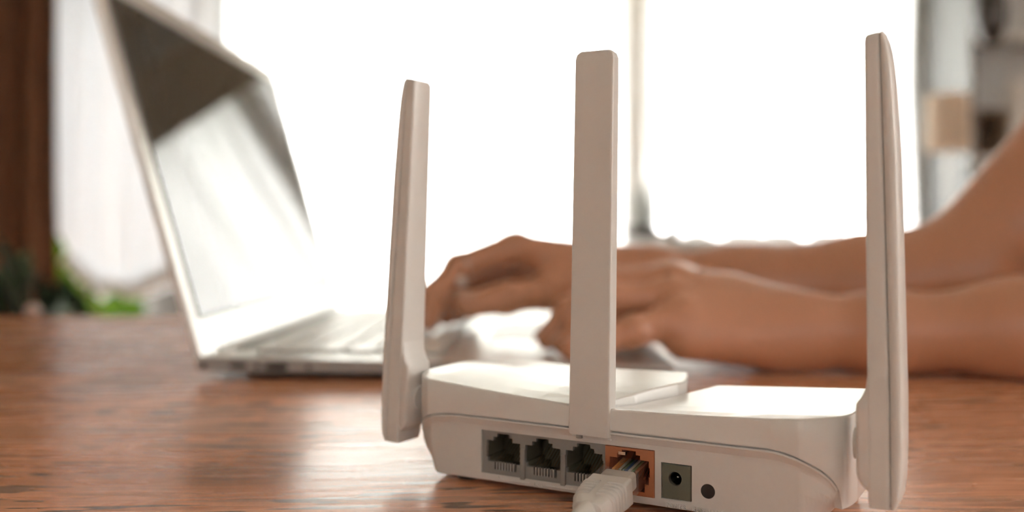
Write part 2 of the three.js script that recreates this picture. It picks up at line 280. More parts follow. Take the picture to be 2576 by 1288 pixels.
  part('top_cover', rightLeaf, M.plasticTop, router, 'lower white leaf of the router top, beside the right antenna');
  // --- lower body with port openings
  const cols = [];
  const rearW = [-57.2, -50, -46, -42, -40.7, -35, -30, -25, -20, -15, -10, -5, 0, 5, 10, 15, 18.3, 20.2, 25, 29.4, 33, 38, 44, 50, 54, 58.0];
  for (const w of rearW) cols.push({ w, n: 0, nx: 0, nn: -1, s: Math.abs(w - WC) });
  for (let k = 1; k <= 14; k++) { const a = k / 14 * Math.PI / 2; const q = Math.hypot(Math.sin(a) / RC, Math.cos(a) / RN); cols.push({ w: WC + HW - RC + RC * Math.sin(a), n: RN - RN * Math.cos(a), nx: Math.sin(a) / RC / q, nn: -Math.cos(a) / RN / q, s: HW - RC + RC * a }); }
  for (let k = 0; k <= 10; k++) { const a = k / 10 * Math.PI / 2; cols.push({ w: WC + HW - 8 + 8 * Math.cos(a), n: N1 - 8 + 8 * Math.sin(a), nx: Math.cos(a), nn: Math.sin(a), s: 90 }); }
  for (let k = 0; k <= 10; k++) { const a = Math.PI / 2 + k / 10 * Math.PI / 2; cols.push({ w: WC - HW + 8 + 8 * Math.cos(a), n: N1 - 8 + 8 * Math.sin(a), nx: Math.cos(a), nn: Math.sin(a), s: 90 }); }
  for (let k = 0; k < 14; k++) { const a = (1 - k / 14) * Math.PI / 2; const q = Math.hypot(Math.sin(a) / RC, Math.cos(a) / RN); cols.push({ w: WC - HW + RC - RC * Math.sin(a), n: RN - RN * Math.cos(a), nx: -Math.sin(a) / RC / q, nn: -Math.cos(a) / RN / q, s: HW - RC + RC * a }); }
  const Y = [24, 22.75, 22.4, 22.2, 22.05, 21.7, 21.2, 20.5, 19.5, 18.6, 18.05, 17, 14.95, 12, 9, 6.5, 4.55, 4.25, 3.6, 2.9, 2.3, 1.9, 1.65];
  const insetAt = (y) => interp([[1.65, 3.9], [1.9, 2.9], [2.3, 2.5], [2.9, 2.2], [3.6, 2.0], [18.6, 2.0], [19.5, 1.6], [20.5, 0.95], [21.2, 0.4], [21.7, 0.2], [22.05, 0.3], [22.2, 1.6], [24, 2.2]], y);
  const nC = cols.length;
  const isHole = (i, j) => { if (i >= rearW.length - 1) return false; const w = (rearW[i] + rearW[i + 1]) / 2, y = (Y[j] + Y[j + 1]) / 2; return (w > -40.7 && w < 18.3 && y < 18.05 && y > 4.25) || (w > 20.2 && w < 29.4 && y < 14.95 && y > 4.55); };
  const bodyAt = (c, yRef) => { const ys = seamY(c.s, c.w), y = yRef > 22.75 ? ys + (yRef - 22.75) : 1.65 + (yRef - 1.65) / (22.75 - 1.65) * (ys - 1.65);
    let o = insetAt(yRef) * (1 - 0.8 * Math.abs(c.nx) ** 3) + Math.max(0, (10 - y)) / 8.35 * 7.5 * c.nx * c.nx; return [(c.w - c.nx * o), y, (c.n - c.nn * o)]; };
  const shellG = gridGeo(nC, Y.length, (i, j) => { const [w, y, n] = bodyAt(cols[i], Y[j]); return [w * mm, y * mm, -n * mm]; }, true, isHole);
  const bottom = (() => { const sh = new THREE.Shape(); cols.forEach((c, i) => { const [w, , n] = bodyAt(c, 1.65); i ? sh.lineTo(w * mm, -n * mm) : sh.moveTo(w * mm, -n * mm); }); const g = new THREE.ShapeGeometry(sh); g.rotateX(Math.PI / 2); g.translate(0, 1.65 * mm, 0); return g; })();
  // reveals of the port openings
  const rev = []; const zp = -2.0, dp = 2.6;
  for (const [a, b, lo, hi] of [[-40.7, 18.3, 4.25, 18.05], [20.2, 29.4, 4.55, 14.95]]) { const cz = (zp - dp / 2 - 0.02) * mm, e = 0.8;
    rev.push(box((b - a + 2 * e) * mm, e * mm, dp * mm, (a + b) / 2 * mm, (hi + e / 2) * mm, cz), box((b - a + 2 * e) * mm, e * mm, dp * mm, (a + b) / 2 * mm, (lo - e / 2) * mm, cz - 0.6 * mm), box(e * mm, (hi - lo) * mm, dp * mm, (a - e / 2) * mm, (lo + hi) / 2 * mm, cz), box(e * mm, (hi - lo) * mm, dp * mm, (b + e / 2) * mm, (lo + hi) / 2 * mm, cz)); }
  part('body_shell', [toCreasedNormals(shellG, 0.5), bottom, ...rev], M.plastic, router);
  // raised bead that follows the seam
  const bead = []; { const order = [...cols.slice(nC - 14), ...cols.slice(0, rearW.length + 14)]; for (const c of order) { const ys = seamY(c.s, c.w); if (c.s > 70.5) continue; bead.push([(c.w - c.nx * 0.45) * mm, (ys - 0.95) * mm, -(c.n - c.nn * 0.35) * mm]); } }
  part('seam_bead', tube(bead, 0.42 * mm, 220, 8), M.plastic, router);
  for (const [w, n] of [[-50, 10], [54, 10], [-50, 48], [54, 48]]) part('rubber_foot', cyl(4 * mm, 4 * mm, 1.7 * mm, w * mm, 0.85 * mm, -n * mm, 24), M.black, router);
  // --- network jacks
  const OUT = [[0, 3.2], [2.4, 3.2], [2.4, 1.9], [3.8, 1.9], [3.8, 0.75], [8.2, 0.75], [8.2, 1.9], [9.5, 1.9], [9.5, 3.2], [12.2, 3.2], [12.2, 5.1], [12.5, 5.1], [12.5, 7.8], [12.2, 7.8], [12.2, 9.9], [10.9, 9.9], [10.9, 12.3], [2.9, 12.3], [2.9, 9.9], [0.4, 9.9], [0.4, 8.6], [-0.2, 8.6], [-0.2, 5.0], [0, 5.0]];
  const holePath = (u0, yTop) => { const p = new THREE.Path(); OUT.forEach(([u, v], i) => { const x = (u0 + u) * mm, y = (yTop - v) * mm; i ? p.lineTo(x, y) : p.moveTo(x, y); }); p.closePath(); return p; };
  const rect = (a, b, lo, hi) => { const s = new THREE.Shape(); s.moveTo(a * mm, lo * mm); s.lineTo(b * mm, lo * mm); s.lineTo(b * mm, hi * mm); s.lineTo(a * mm, hi * mm); s.closePath(); return s; };
  const ext = (s, d, z) => { const g = new THREE.ExtrudeGeometry(s, { depth: d * mm, bevelEnabled: false }); g.translate(0, 0, (z - d) * mm); return g; };
  const lan = part('port_block', (() => { const s = rect(-40.6, 2.55, 4.3, 18.0); for (let k = 0; k < 3; k++) s.holes.push(holePath(-39 + 14.1 * k, 18)); const f = [ext(s, 1.2, -2.7)]; for (const u of [-25.6, -11.5]) f.push(rbox(1.7 * mm, 9.5 * mm, 1.0 * mm, 0.3 * mm, u * mm, 8.6 * mm, -2.3 * mm)); return f; })(), M.portGrey, router, 'grey block of three empty network ports');
  const innerTunnel = (u0, yTop, mat, parent, z, withTeeth) => {
    const s = new THREE.Shape(); s.moveTo((u0 - 0.75) * mm, (yTop - 12.6) * mm); s.lineTo((u0 + 12.95) * mm, (yTop - 12.6) * mm); s.lineTo((u0 + 12.95) * mm, (yTop - 0.3) * mm); s.lineTo((u0 - 0.75) * mm, (yTop - 0.3) * mm); s.closePath(); s.holes.push(holePath(u0, yTop));
    part('port_lining', [ext(s, 11, z - 0.02), box(13.6 * mm, 12.2 * mm, 0.4 * mm, (u0 + 6.1) * mm, (yTop - 6.5) * mm, (z - 11.2) * mm)], mat, parent);
    if (withTeeth) for (let k = 0; k < 7; k++) part('comb_tooth', rbox(0.52 * mm, 2.5 * mm, 1.5 * mm, 0.2 * mm, (u0 + 3.75 + k * 1.02) * mm, (yTop - 11.05) * mm, (z + 0.75) * mm, 2), M.tooth, parent);
    const w = []; for (let k = 0; k < 8; k++) w.push(tube([[(u0 + 2.6 + k * 1.02) * mm, (yTop - 9.6) * mm, (z - 1.5) * mm], [(u0 + 2.6 + k * 1.02) * mm, (yTop - 7.5) * mm, (z - 5) * mm], [(u0 + 2.6 + k * 1.02) * mm, (yTop - 4.2) * mm, (z - 10.5) * mm]], 0.16 * mm, 6, 5));
    part('contact_wires', w, M.pin, parent);
    const rb = []; for (let k = 0; k < 5; k++) rb.push(box(0.35 * mm, 4.6 * mm, 0.5 * mm, (u0 + 7.4 + k * 1.05) * mm, (yTop - 6.2) * mm, (z - 9.6) * mm)); part('inner_rib', rb, M.jackInner, parent);
  };
  for (let k = 0; k < 3; k++) innerTunnel(-39 + 14.1 * k, 18, M.jackInner, lan, -3.92, true);
  const wan = part('uplink_port', (() => { const s = rect(2.75, 18.2, 4.3, 17.9); s.holes.push(holePath(4.3, 17.9)); const g = new THREE.ExtrudeGeometry(s, { depth: 2.2 * mm, bevelEnabled: true, bevelThickness: 0.2 * mm, bevelSize: 0.15 * mm, bevelOffset: -0.15 * mm, bevelSegments: 2 }); g.translate(0, 0, -4.0 * mm); return g; })(), M.orange, router, 'orange network port with the cable plugged in');
  innerTunnel(4.3, 17.9, std(0.42, 0.15, 0.07, 0.5), wan, -4.02, false);
  part('latch', box(2.2 * mm, 0.9 * mm, 1.4 * mm, 8.4 * mm, 16.3 * mm, -1.7 * mm), M.steel, wan);
  // --- power jack
  const pj = part('power_jack', (() => { const s = rect(20.45, 29.15, 4.75, 14.75); const h = new THREE.Path(); h.absarc(24.55 * mm, 10.75 * mm, 1.95 * mm, 0, Math.PI * 2, true); s.holes.push(h); const g = new THREE.ExtrudeGeometry(s, { depth: 1.2 * mm, bevelEnabled: true, bevelThickness: 0.25 * mm, bevelSize: 0.25 * mm, bevelOffset: -0.25 * mm, bevelSegments: 2, curveSegments: 40 }); g.translate(0, 0, -3.3 * mm); return g; })(), M.powerGrey, router, 'dark grey round power socket');
  { const rim = new THREE.TorusGeometry(2.05 * mm, 0.14 * mm, 8, 48); rim.translate(24.55 * mm, 10.75 * mm, -1.85 * mm); part('socket_rim', rim, M.powerGrey, pj);
    const tub = new THREE.CylinderGeometry(2.0 * mm, 2.0 * mm, 9 * mm, 32, 1, true); tub.rotateX(Math.PI / 2); tub.translate(24.55 * mm, 10.75 * mm, -6.5 * mm); const end = new THREE.CircleGeometry(2 * mm, 32); end.translate(24.55 * mm, 10.75 * mm, -10.8 * mm); part('socket_well', [tub, end], M.black, pj);
    const pin = new THREE.CapsuleGeometry(0.5 * mm, 6 * mm, 6, 14); pin.rotateX(Math.PI / 2); pin.translate(24.55 * mm, 10.75 * mm, -7.2 * mm); part('socket_pin', pin, M.steel, pj); }
  { const b = new THREE.CylinderGeometry(2.05 * mm, 2.05 * mm, 1 * mm, 40); b.rotateX(Math.PI / 2); b.translate(34.15 * mm, 8.4 * mm, -2.4 * mm); part('reset_button', b, M.black, router, 'round black reset button'); }
  // --- raised lettering
  const word = (txt, size, w, y) => { const g = new TextGeometry(txt, { font, size: size * mm, depth: 0.9 * mm, curveSegments: 3, bevelEnabled: false }); g.computeBoundingBox(); const c = (g.boundingBox.min.x + g.boundingBox.max.x) / 2; g.translate(w * mm - c, y * mm, -2.6 * mm); part('raised_lettering', g, M.plastic, router); };
  word('LAN', 1.15, -20, 2.5); word('POWER', 1.25, 24.7, 2.3); word('RESET/WPS', 1.25, 34.2, 2.3);
  part('label_bracket', [rbox(11.5 * mm, 0.45 * mm, 0.5 * mm, 0.15 * mm, -28.5 * mm, 3.15 * mm, -2.0 * mm), rbox(11.5 * mm, 0.45 * mm, 0.5 * mm, 0.15 * mm, -11.5 * mm, 3.15 * mm, -2.0 * mm), rbox(0.45 * mm, 1.0 * mm, 0.5 * mm, 0.15 * mm, -34.2 * mm, 3.5 * mm, -2.0 * mm), rbox(0.45 * mm, 1.0 * mm, 0.5 * mm, 0.15 * mm, -5.8 * mm, 3.5 * mm, -2.0 * mm)], M.plastic, router);
  // --- side antennas
  const L = (y, x0, x1, n0, n1, r) => ({ y: y * mm, x0: x0 * mm, x1: x1 * mm, z0: -n1 * mm, z1: -n0 * mm, r: r * mm });
  const flip = (lv, s) => s > 0 ? lv : lv.map((l) => ({ ...l, x0: -l.x1, x1: -l.x0 }));
  function sideAntenna(s, w, lean, label) {
    const a = new THREE.Group(); a.name = 'antenna'; a.userData.label = label; a.position.set(w * mm, 25 * mm, 0); a.rotation.z = lean; router.add(a);
    const ys = [-15.2, -14.6, -13, -8, 0, 13.6, 30, 50.4, 75, 90.5, 96, 100, 102.5, 104.2, 105.4, 106.3, 106.9, 107.4, 107.7];
    const tt = (y) => Math.min(1, Math.max(0, (y - 13) / 95));
    const n0 = (y) => mix(2, 3, tt(y)), n1 = (y) => mix(15.6, 13.2, tt(y));
    const seam = (y) => mix(5.3, 3.7, tt(y));
    const outer = (y) => interp([[-15.2, 6.6], [-13, 7.3], [-8, 8.0], [0, 8.4], [13.6, 8.5], [50.4, 8.1], [75, 7.7], [90.5, 7.0], [96, 6.6], [100, 6.2], [102.5, 5.85], [104.2, 5.5], [105.4, 5.2], [106.3, 4.9], [107.7, 4.5]], y);
    const endIn = (y) => y > 106 ? (y - 106) ** 2 * 0.35 : y < -14 ? 0.5 : 0;
    const inner = ys.map((y) => L(y, endIn(y) * 0.3, seam(y), n0(y) + endIn(y), n1(y) - endIn(y), 1.0));
    const cover = ys.map((y) => L(y, seam(y) + 0.12, Math.max(seam(y) + 0.8, outer(y) - endIn(y) * 0.2), n0(y) + endIn(y) + 0.1, n1(y) - endIn(y) - 0.1, 1.9));
    const core = ys.map((y) => L(Math.min(107, Math.max(-14.5, y)), seam(y) - 0.6, seam(y) + 0.7, n0(y) + 1, n1(y) - 1, 0.5));
    const boss = [L(-11.2, -0.2, 1, 3.4, 14.4, 1.2), L(-9.6, -1.9, 1, 2.6, 15, 1.4), L(-8.2, -2.6, 1, 2.2, 15.3, 1.4), L(-6.6, -2.95, 1, 2.1, 15.4, 1.4), L(9.8, -2.95, 1, 2.1, 15.4, 1.4), L(11.4, -2.8, 1, 2.2, 15.3, 1.4), L(13, -1.6, 1, 2.3, 15.3, 1.4), L(15.5, -0.4, 1, 2.5, 15.2, 1.2), L(19, -0.02, 1, 2.7, 15, 1.2)];
    const slant = (g) => { const p = g.attributes.position; for (let i = 0; i < p.count; i++) { const y = p.getY(i), t = sstep(0.085, 0.1077, y); p.setY(i, y + t * (0.16 * s * p.getX(i) - 0.0003)); } return g; };   // the tip is cut at a slant
    part('inner_shell', [slant(loft(flip(inner, s))), loft(flip(boss, s))], M.plastic, a);
    part('outer_cover', slant(loft(flip(cover, s))), M.plastic, a);
    part('seam_core', slant(loft(flip(core, s))), M.portGrey, a);
    const h = new THREE.CylinderGeometry(4.2 * mm, 4.2 * mm, 2 * mm, 32); h.rotateZ(Math.PI / 2); h.translate(-s * 3.2 * mm, 0, -9 * mm); part('hinge', h, M.plastic, a);
  }
  sideAntenna(-1, -73, -0.052, 'left white antenna leaning slightly inwards');
  sideAntenna(1, 76.6, 0.0095, 'right white antenna with a curved outer cover');
  // --- middle antenna
  { const a = new THREE.Group(); a.name = 'antenna'; a.userData.label = 'middle white antenna standing in front of the port wall'; a.position.set(-1.5 * mm, 20.6 * mm, 0); a.rotation.z = -0.0150; router.add(a);
    const lv = []; for (const y of [0, 0.25, 0.6, 8, 20, 60, 100, 112, 113.4, 114, 114.3]) { const t = y / 114.3, e = y > 112.5 ? (y - 112.5) ** 2 * 0.5 : y < 0.3 ? 0.35 - y : 0; lv.push(L(y, mix(-6.75, -6.25, t) + e * 0.9, mix(6.65, 6.3, t) - e * 0.9, mix(-1.0, -0.7, t) + e * 0.4, mix(4.2, 3.6, t) - e * 1.2, 0.75)); }
    part('blade', loft(lv, 4), M.plastic, a);
    part('hinge', rbox(13.0 * mm, 1.4 * mm, 3 * mm, 0.4 * mm, 0, -0.5 * mm, -2.5 * mm), M.plastic, a);
    part('pivot', cyl(1.0 * mm, 1.0 * mm, 1.2 * mm, -3.8 * mm, -0.7 * mm, -0.9 * mm, 16), M.portGrey, a); }
}

// ------------------------------------------------------------------ network cable
{
  const c = thing('ethernet_cable', 'white network cable plugged into the orange port of the router', 'cable', [0.0244 + 0.866 * 0.0104, T + 0.0110, -0.283 + 0.5 * 0.0104], -Math.PI / 6);
  const head = new THREE.Group(); head.name = 'plug'; head.rotation.x = 0.165; c.add(head);
  part('clear_housing', loft([{ y: -3.2, r: 0.4 }, { y: 3.2, r: 0.4 }].map((l) => ({ y: l.y * mm, x0: -5.75 * mm, x1: 5.75 * mm, z0: -9.5 * mm, z1: 10.4 * mm, r: 0.5 * mm })), 3), M.clear, head);
  part('latch_tab', (() => { const g = box(3.0 * mm, 0.7 * mm, 9 * mm, 0, 3.75 * mm, -3.5 * mm); g.rotateX(0.05); return g; })(), M.clear, head);
  const wc = [[0.75, 0.35, 0.12], [0.5, 0.2, 0.05], [0.6, 0.6, 0.55], [0.1, 0.2, 0.12], [0.05, 0.12, 0.25], [0.6, 0.6, 0.55], [0.2, 0.3, 0.15], [0.25, 0.12, 0.06]];
  wc.forEach((k, i) => { const g = new THREE.CapsuleGeometry(0.42 * mm, 8 * mm, 4, 8); g.rotateX(Math.PI / 2); g.translate((i - 3.5) * 1.02 * mm, 1.3 * mm, -2.5 * mm); part('core_wire', g, std(...k, 0.4), head); });
  part('inner_jacket', rbox(9.6 * mm, 5.2 * mm, 7 * mm, 1 * mm, 0, 0, 7.2 * mm), M.cable, head);
  // boot: sections along z
  const secs = [[10.3, 6.05, 3.8, 0.5], [10.6, 6.2, 3.9, 0.8], [14.5, 6.2, 3.9, 1.1], [17.5, 6.1, 3.9, 1.6], [20.5, 5.9, 3.85, 2.2], [23.5, 5.6, 3.75, 2.9], [25.6, 5.1, 3.55, 3.2], [26.8, 4.3, 3.2, 3.0], [27.3, 3.3, 2.7, 2.6]];
  const bg = loft(secs.map(([z, hx, hy, r]) => ({ y: z * mm, x0: -hx * mm, x1: hx * mm, z0: -hy * mm, z1: hy * mm, r: r * mm })), 8, 0.8); bg.rotateX(Math.PI / 2); bg.translate(0, -0.5 * mm, 0);
  part('boot', bg, M.cable, head);
  for (let k = 0; k < 5; k++) { const z = 15.6 + k * 1.75, hx = interp(secs.map((q) => [q[0], q[1]]), z), hy = interp(secs.map((q) => [q[0], q[2]]), z), r = interp(secs.map((q) => [q[0], q[3]]), z) + 0.4;
    for (const s of [-1, 1]) { const p = [[s * 1.1, hy + 0.16, z], [s * (hx - r) * 0.8, hy + 0.2, z], [s * (hx - r * 0.6), hy - r * 0.1 + 0.2, z], [s * (hx - r * 0.12 + 0.15), hy - r * 0.55 + 0.12, z], [s * (hx + 0.2), hy - r * 1.3, z], [s * (hx + 0.02), -hy * 0.6, z]]; part('boot_rib', tube(p.map((q) => [q[0] * mm, (q[1] - 0.5) * mm, q[2] * mm]), 0.48 * mm, 26, 6), M.cable, head); } }
  // cable, in the thing's own axes: drops to the table and runs off towards the viewer
  part('cable', tube([[0, -3.6 * mm, 24 * mm], [0, -4.6 * mm, 29 * mm], [-0.3 * mm, -6.6 * mm, 38 * mm], [-1.5 * mm, -8.1 * mm, 52 * mm], [-5 * mm, -8.4 * mm, 80 * mm], [0.004, -8.4 * mm, 0.14], [0.03, -8.4 * mm, 0.22], [0.02, -8.4 * mm, 0.34], [-0.05, -8.4 * mm, 0.48]], 2.6 * mm, 160, 18), M.cable, c);
}

// ------------------------------------------------------------------ laptop (local: x from hinge towards the person, y up, -z away from the camera)
const LAP = { pos: [-0.174, T, -0.524], yaw: 0.033, tilt: 0.279 };
const deckY = (x) => mix(0.0130, 0.0082, x / 0.262);
{
  const p = thing('laptop', 'silver laptop open on the table with a glossy reflecting screen', 'laptop', LAP.pos, LAP.yaw);
  // yaw: depth axis leans to the right
  p.rotation.y = -LAP.yaw;
  const D = 0.358, B = 0.262;
  // base wedge
  const slab = (top, pts) => { const sh = new THREE.Shape(); sh.moveTo(...pts[0]); for (const q of pts.slice(1)) sh.lineTo(...q); for (const q of top) sh.lineTo(...q); sh.closePath(); const g = new THREE.ExtrudeGeometry(sh, { depth: D - 0.002, bevelEnabled: true, bevelThickness: 0.001, bevelSize: 0.0005, bevelOffset: -0.0005, bevelSegments: 2 }); g.translate(0, 0, -D + 0.001); return g; };
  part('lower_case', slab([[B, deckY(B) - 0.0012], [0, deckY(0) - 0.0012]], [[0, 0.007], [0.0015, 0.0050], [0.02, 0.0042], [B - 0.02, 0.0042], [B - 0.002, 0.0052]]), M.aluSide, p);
  part('deck', slab([[B, deckY(B)], [0, deckY(0)]], [[0, deckY(0) - 0.00115], [B, deckY(B) - 0.00115]]), M.alu, p);
  for (const z of [-0.016, -D + 0.016]) part('rubber_foot', rbox(B - 0.05, 0.0043, 0.006, 0.001, B / 2, 0.00215, z), M.black, p);
  const slope = Math.atan2(0.0048, 0.262);
  const onDeck = (g, x, z, lift = 0) => { g.rotateZ(-slope); g.translate(x, deckY(x) + lift, z); return g; };
  part('vent_strip', onDeck(rbox(0.006, 0.0006, 0.29, 0.0002), 0.014, -D / 2, 0.0001), std(0.10, 0.095, 0.09, 0.6), p);
  // keyboard
  const kx0 = 0.026, rows = [[14, 0.009], [14, 0.0165], [14, 0.0165], [13, 0.0165], [12, 0.0165], [9, 0.0165]];
  let x = kx0; const zN = -0.026, zF = -D + 0.026, W = zN - zF;
  part('key_well', onDeck(box(0.1095, 0.0004, W + 0.004, 0, 0, 0), 0.0795, (zN + zF) / 2, 0.0001), std(0.24, 0.235, 0.225, 0.45), p);
  rows.forEach(([n, h], r) => {
    const gap = 0.0028, units = r === 5 ? [1, 1, 1, 1.25, 5.2, 1.25, 1, 1, 1.3] : r === 4 ? [2.2, ...Array(10).fill(1), 2.2] : r === 3 ? [1.8, ...Array(11).fill(1), 1.8] : r === 2 ? [1.5, ...Array(12).fill(1), 1] : r === 1 ? [1, ...Array(12).fill(1), 1.5] : Array(14).fill(1);
    const tot = units.reduce((a, b) => a + b, 0), u = W / tot; let z = zN;
    for (const k of units) { const w = k * u - gap; part('key', onDeck(rbox(h, 0.0016, w, 0.0006, 0, 0, 0, 1), x + h / 2, z - gap / 2 - w / 2, 0.0010), M.key, p); z -= k * u; }
    x += h + 0.0028;
  });
  part('trackpad', onDeck(rbox(0.082, 0.0005, 0.122, 0.0002), 0.196, -D / 2, 0.0001), std(0.70, 0.695, 0.685, 0.3), p);
  // side ports
  const side = (w, h, x, y, n) => part(n, rbox(w, h, 0.004, Math.min(w, h) * 0.45, x, y, -0.0014), M.black, p);
  side(0.010, 0.0028, 0.024, 0.0078, 'side_port'); side(0.003, 0.0028, 0.0345, 0.0078, 'side_port'); side(0.0135, 0.0050, 0.045, 0.0074, 'usb_port'); side(0.0036, 0.0036, 0.0628, 0.0072, 'audio_jack'); side(0.0042, 0.0042, 0.0045, 0.0075, 'corner_screw');
  // lid
  const lid = new THREE.Group(); lid.name = 'lid'; lid.position.set(0.0026, 0.0120, 0); lid.rotation.z = LAP.tilt; p.add(lid);
  const LL = 0.226, LT = 0.0048;
  const ls = new THREE.Shape(), cr = 0.009; ls.moveTo(0, 0); ls.lineTo(-D, 0); ls.lineTo(-D, LL - cr); ls.quadraticCurveTo(-D, LL, -D + cr, LL); ls.lineTo(-cr, LL); ls.quadraticCurveTo(0, LL, 0, LL - cr); ls.closePath();
  const lg = new THREE.ExtrudeGeometry(ls, { depth: LT - 0.0016, bevelEnabled: true, bevelThickness: 0.0008, bevelSize: 0.0008, bevelOffset: -0.0008, bevelSegments: 2 });
  // shape x -> local z, shape y -> local y, extrusion -> local -x
  lg.applyMatrix4(new THREE.Matrix4().makeBasis(new THREE.Vector3(0, 0, 1), new THREE.Vector3(0, 1, 0), new THREE.Vector3(-1, 0, 0)));
  part('lid_shell', lg, M.alu, lid);
  part('screen', rbox(0.0008, LL - 0.036, D - 0.026, 0.0003, 0.0008, 0.022 + (LL - 0.036) / 2, -D / 2), M.screen, lid, 'glossy dark screen mirroring the window');
  part('screen_rim', [box(0.0012, 0.0012, D - 0.0236, 0.001, 0.0214, -D / 2), box(0.0012, 0.0012, D - 0.0236, 0.001, LL - 0.0134, -D / 2), box(0.0012, LL - 0.0346, 0.0012, 0.001, 0.004 + LL / 2, -0.0124), box(0.0012, LL - 0.0346, 0.0012, 0.001, 0.004 + LL / 2, -D + 0.0124)], std(0.09, 0.088, 0.085, 0.5), lid);
  part('rubber_bumper', cyl(0.002, 0.002, 0.001, 0.0012, 0.016, -0.018, 12), M.black, lid);
  part('hinge', (() => { const g = new THREE.CylinderGeometry(0.0045, 0.0045, D - 0.06, 20); g.rotateX(Math.PI / 2); g.translate(0.0, 0.0115, -D / 2); return g; })(), M.aluSide, p);
}

// ------------------------------------------------------------------ person: one continuous surface by surface nets over a signed distance
function smin(a, b, k) { const h = Math.max(k - Math.abs(a - b), 0) / k; return Math.min(a, b) - h * h * k * 0.25; }
function cone(p, A, B) { // A,B: [x,y,z,r]
  const bx = B[0] - A[0], by = B[1] - A[1], bz = B[2] - A[2], px = p[0] - A[0], py = p[1] - A[1], pz = p[2] - A[2];
  let t = (px * bx + py * by + pz * bz) / (bx * bx + by * by + bz * bz + 1e-12); t = t < 0 ? 0 : t > 1 ? 1 : t;
  return Math.hypot(px - bx * t, py - by * t, pz - bz * t) - (A[3] + (B[3] - A[3]) * t);
}
function ell(p, c, r) { const x = (p[0] - c[0]) / r[0], y = (p[1] - c[1]) / r[1], z = (p[2] - c[2]) / r[2], k = Math.hypot(x, y, z), g = Math.hypot(x / r[0], y / r[1], z / r[2]); return g < 1e-9 ? -Math.min(...r) : k * (k - 1) / g; }
function nets(f, lo, hi, cell) {
  const n = [0, 1, 2].map((k) => Math.ceil((hi[k] - lo[k]) / cell) + 1), [nx, ny, nz] = n, val = new Float32Array(nx * ny * nz), at = (i, j, k) => (k * ny + j) * nx + i;
  for (let k = 0; k < nz; k++) for (let j = 0; j < ny; j++) for (let i = 0; i < nx; i++) val[at(i, j, k)] = f([lo[0] + i * cell, lo[1] + j * cell, lo[2] + k * cell]);
  const id = new Int32Array(nx * ny * nz).fill(-1), pos = [], nor = [], idx = [];
  for (let k = 0; k < nz - 1; k++) for (let j = 0; j < ny - 1; j++) for (let i = 0; i < nx - 1; i++) {
    let sx = 0, sy = 0, sz = 0, c = 0, m = 0;
    const v = []; for (let q = 0; q < 8; q++) { v[q] = val[at(i + (q & 1), j + ((q >> 1) & 1), k + (q >> 2))]; if (v[q] < 0) m |= 1 << q; }
    if (m === 0 || m === 255) continue;
    for (let q = 0; q < 8; q++) for (const b of [1, 2, 4]) { if (q & b) continue; const r = q | b; if ((v[q] < 0) === (v[r] < 0)) continue; const t = v[q] / (v[q] - v[r]); sx += (q & 1) + (b === 1 ? t : 0); sy += ((q >> 1) & 1) + (b === 2 ? t : 0); sz += (q >> 2) + (b === 4 ? t : 0); c++; }
    const P = [lo[0] + (i + sx / c) * cell, lo[1] + (j + sy / c) * cell, lo[2] + (k + sz / c) * cell];
    id[at(i, j, k)] = pos.length / 3; pos.push(...P);
    const e = cell * 0.5, g = [f([P[0] + e, P[1], P[2]]) - f([P[0] - e, P[1], P[2]]), f([P[0], P[1] + e, P[2]]) - f([P[0], P[1] - e, P[2]]), f([P[0], P[1], P[2] + e]) - f([P[0], P[1], P[2] - e])], l = Math.hypot(...g) || 1; nor.push(g[0] / l, g[1] / l, g[2] / l);
  }
  const quad = (a, b, c, d, fl) => { if (a < 0 || b < 0 || c < 0 || d < 0) return; fl ? idx.push(a, b, c, a, c, d) : idx.push(a, c, b, a, d, c); };
  for (let k = 1; k < nz - 1; k++) for (let j = 1; j < ny - 1; j++) for (let i = 1; i < nx - 1; i++) {
    const s = val[at(i, j, k)] < 0;
    if (s !== val[at(i + 1, j, k)] < 0) quad(id[at(i, j - 1, k - 1)], id[at(i, j, k - 1)], id[at(i, j, k)], id[at(i, j - 1, k)], s);
    if (s !== val[at(i, j + 1, k)] < 0) quad(id[at(i - 1, j, k - 1)], id[at(i - 1, j, k)], id[at(i, j, k)], id[at(i, j, k - 1)], s);
    if (s !== val[at(i, j, k + 1)] < 0) quad(id[at(i - 1, j - 1, k)], id[at(i, j - 1, k)], id[at(i, j, k)], id[at(i - 1, j, k)], s);
  }
  const g = new THREE.BufferGeometry(); g.setAttribute('position', new THREE.Float32BufferAttribute(pos, 3)); g.setAttribute('normal', new THREE.Float32BufferAttribute(nor, 3)); g.setIndex(idx); g.setAttribute('uv', new THREE.Float32BufferAttribute(new Float32Array(pos.length / 3 * 2), 2)); return g;
}
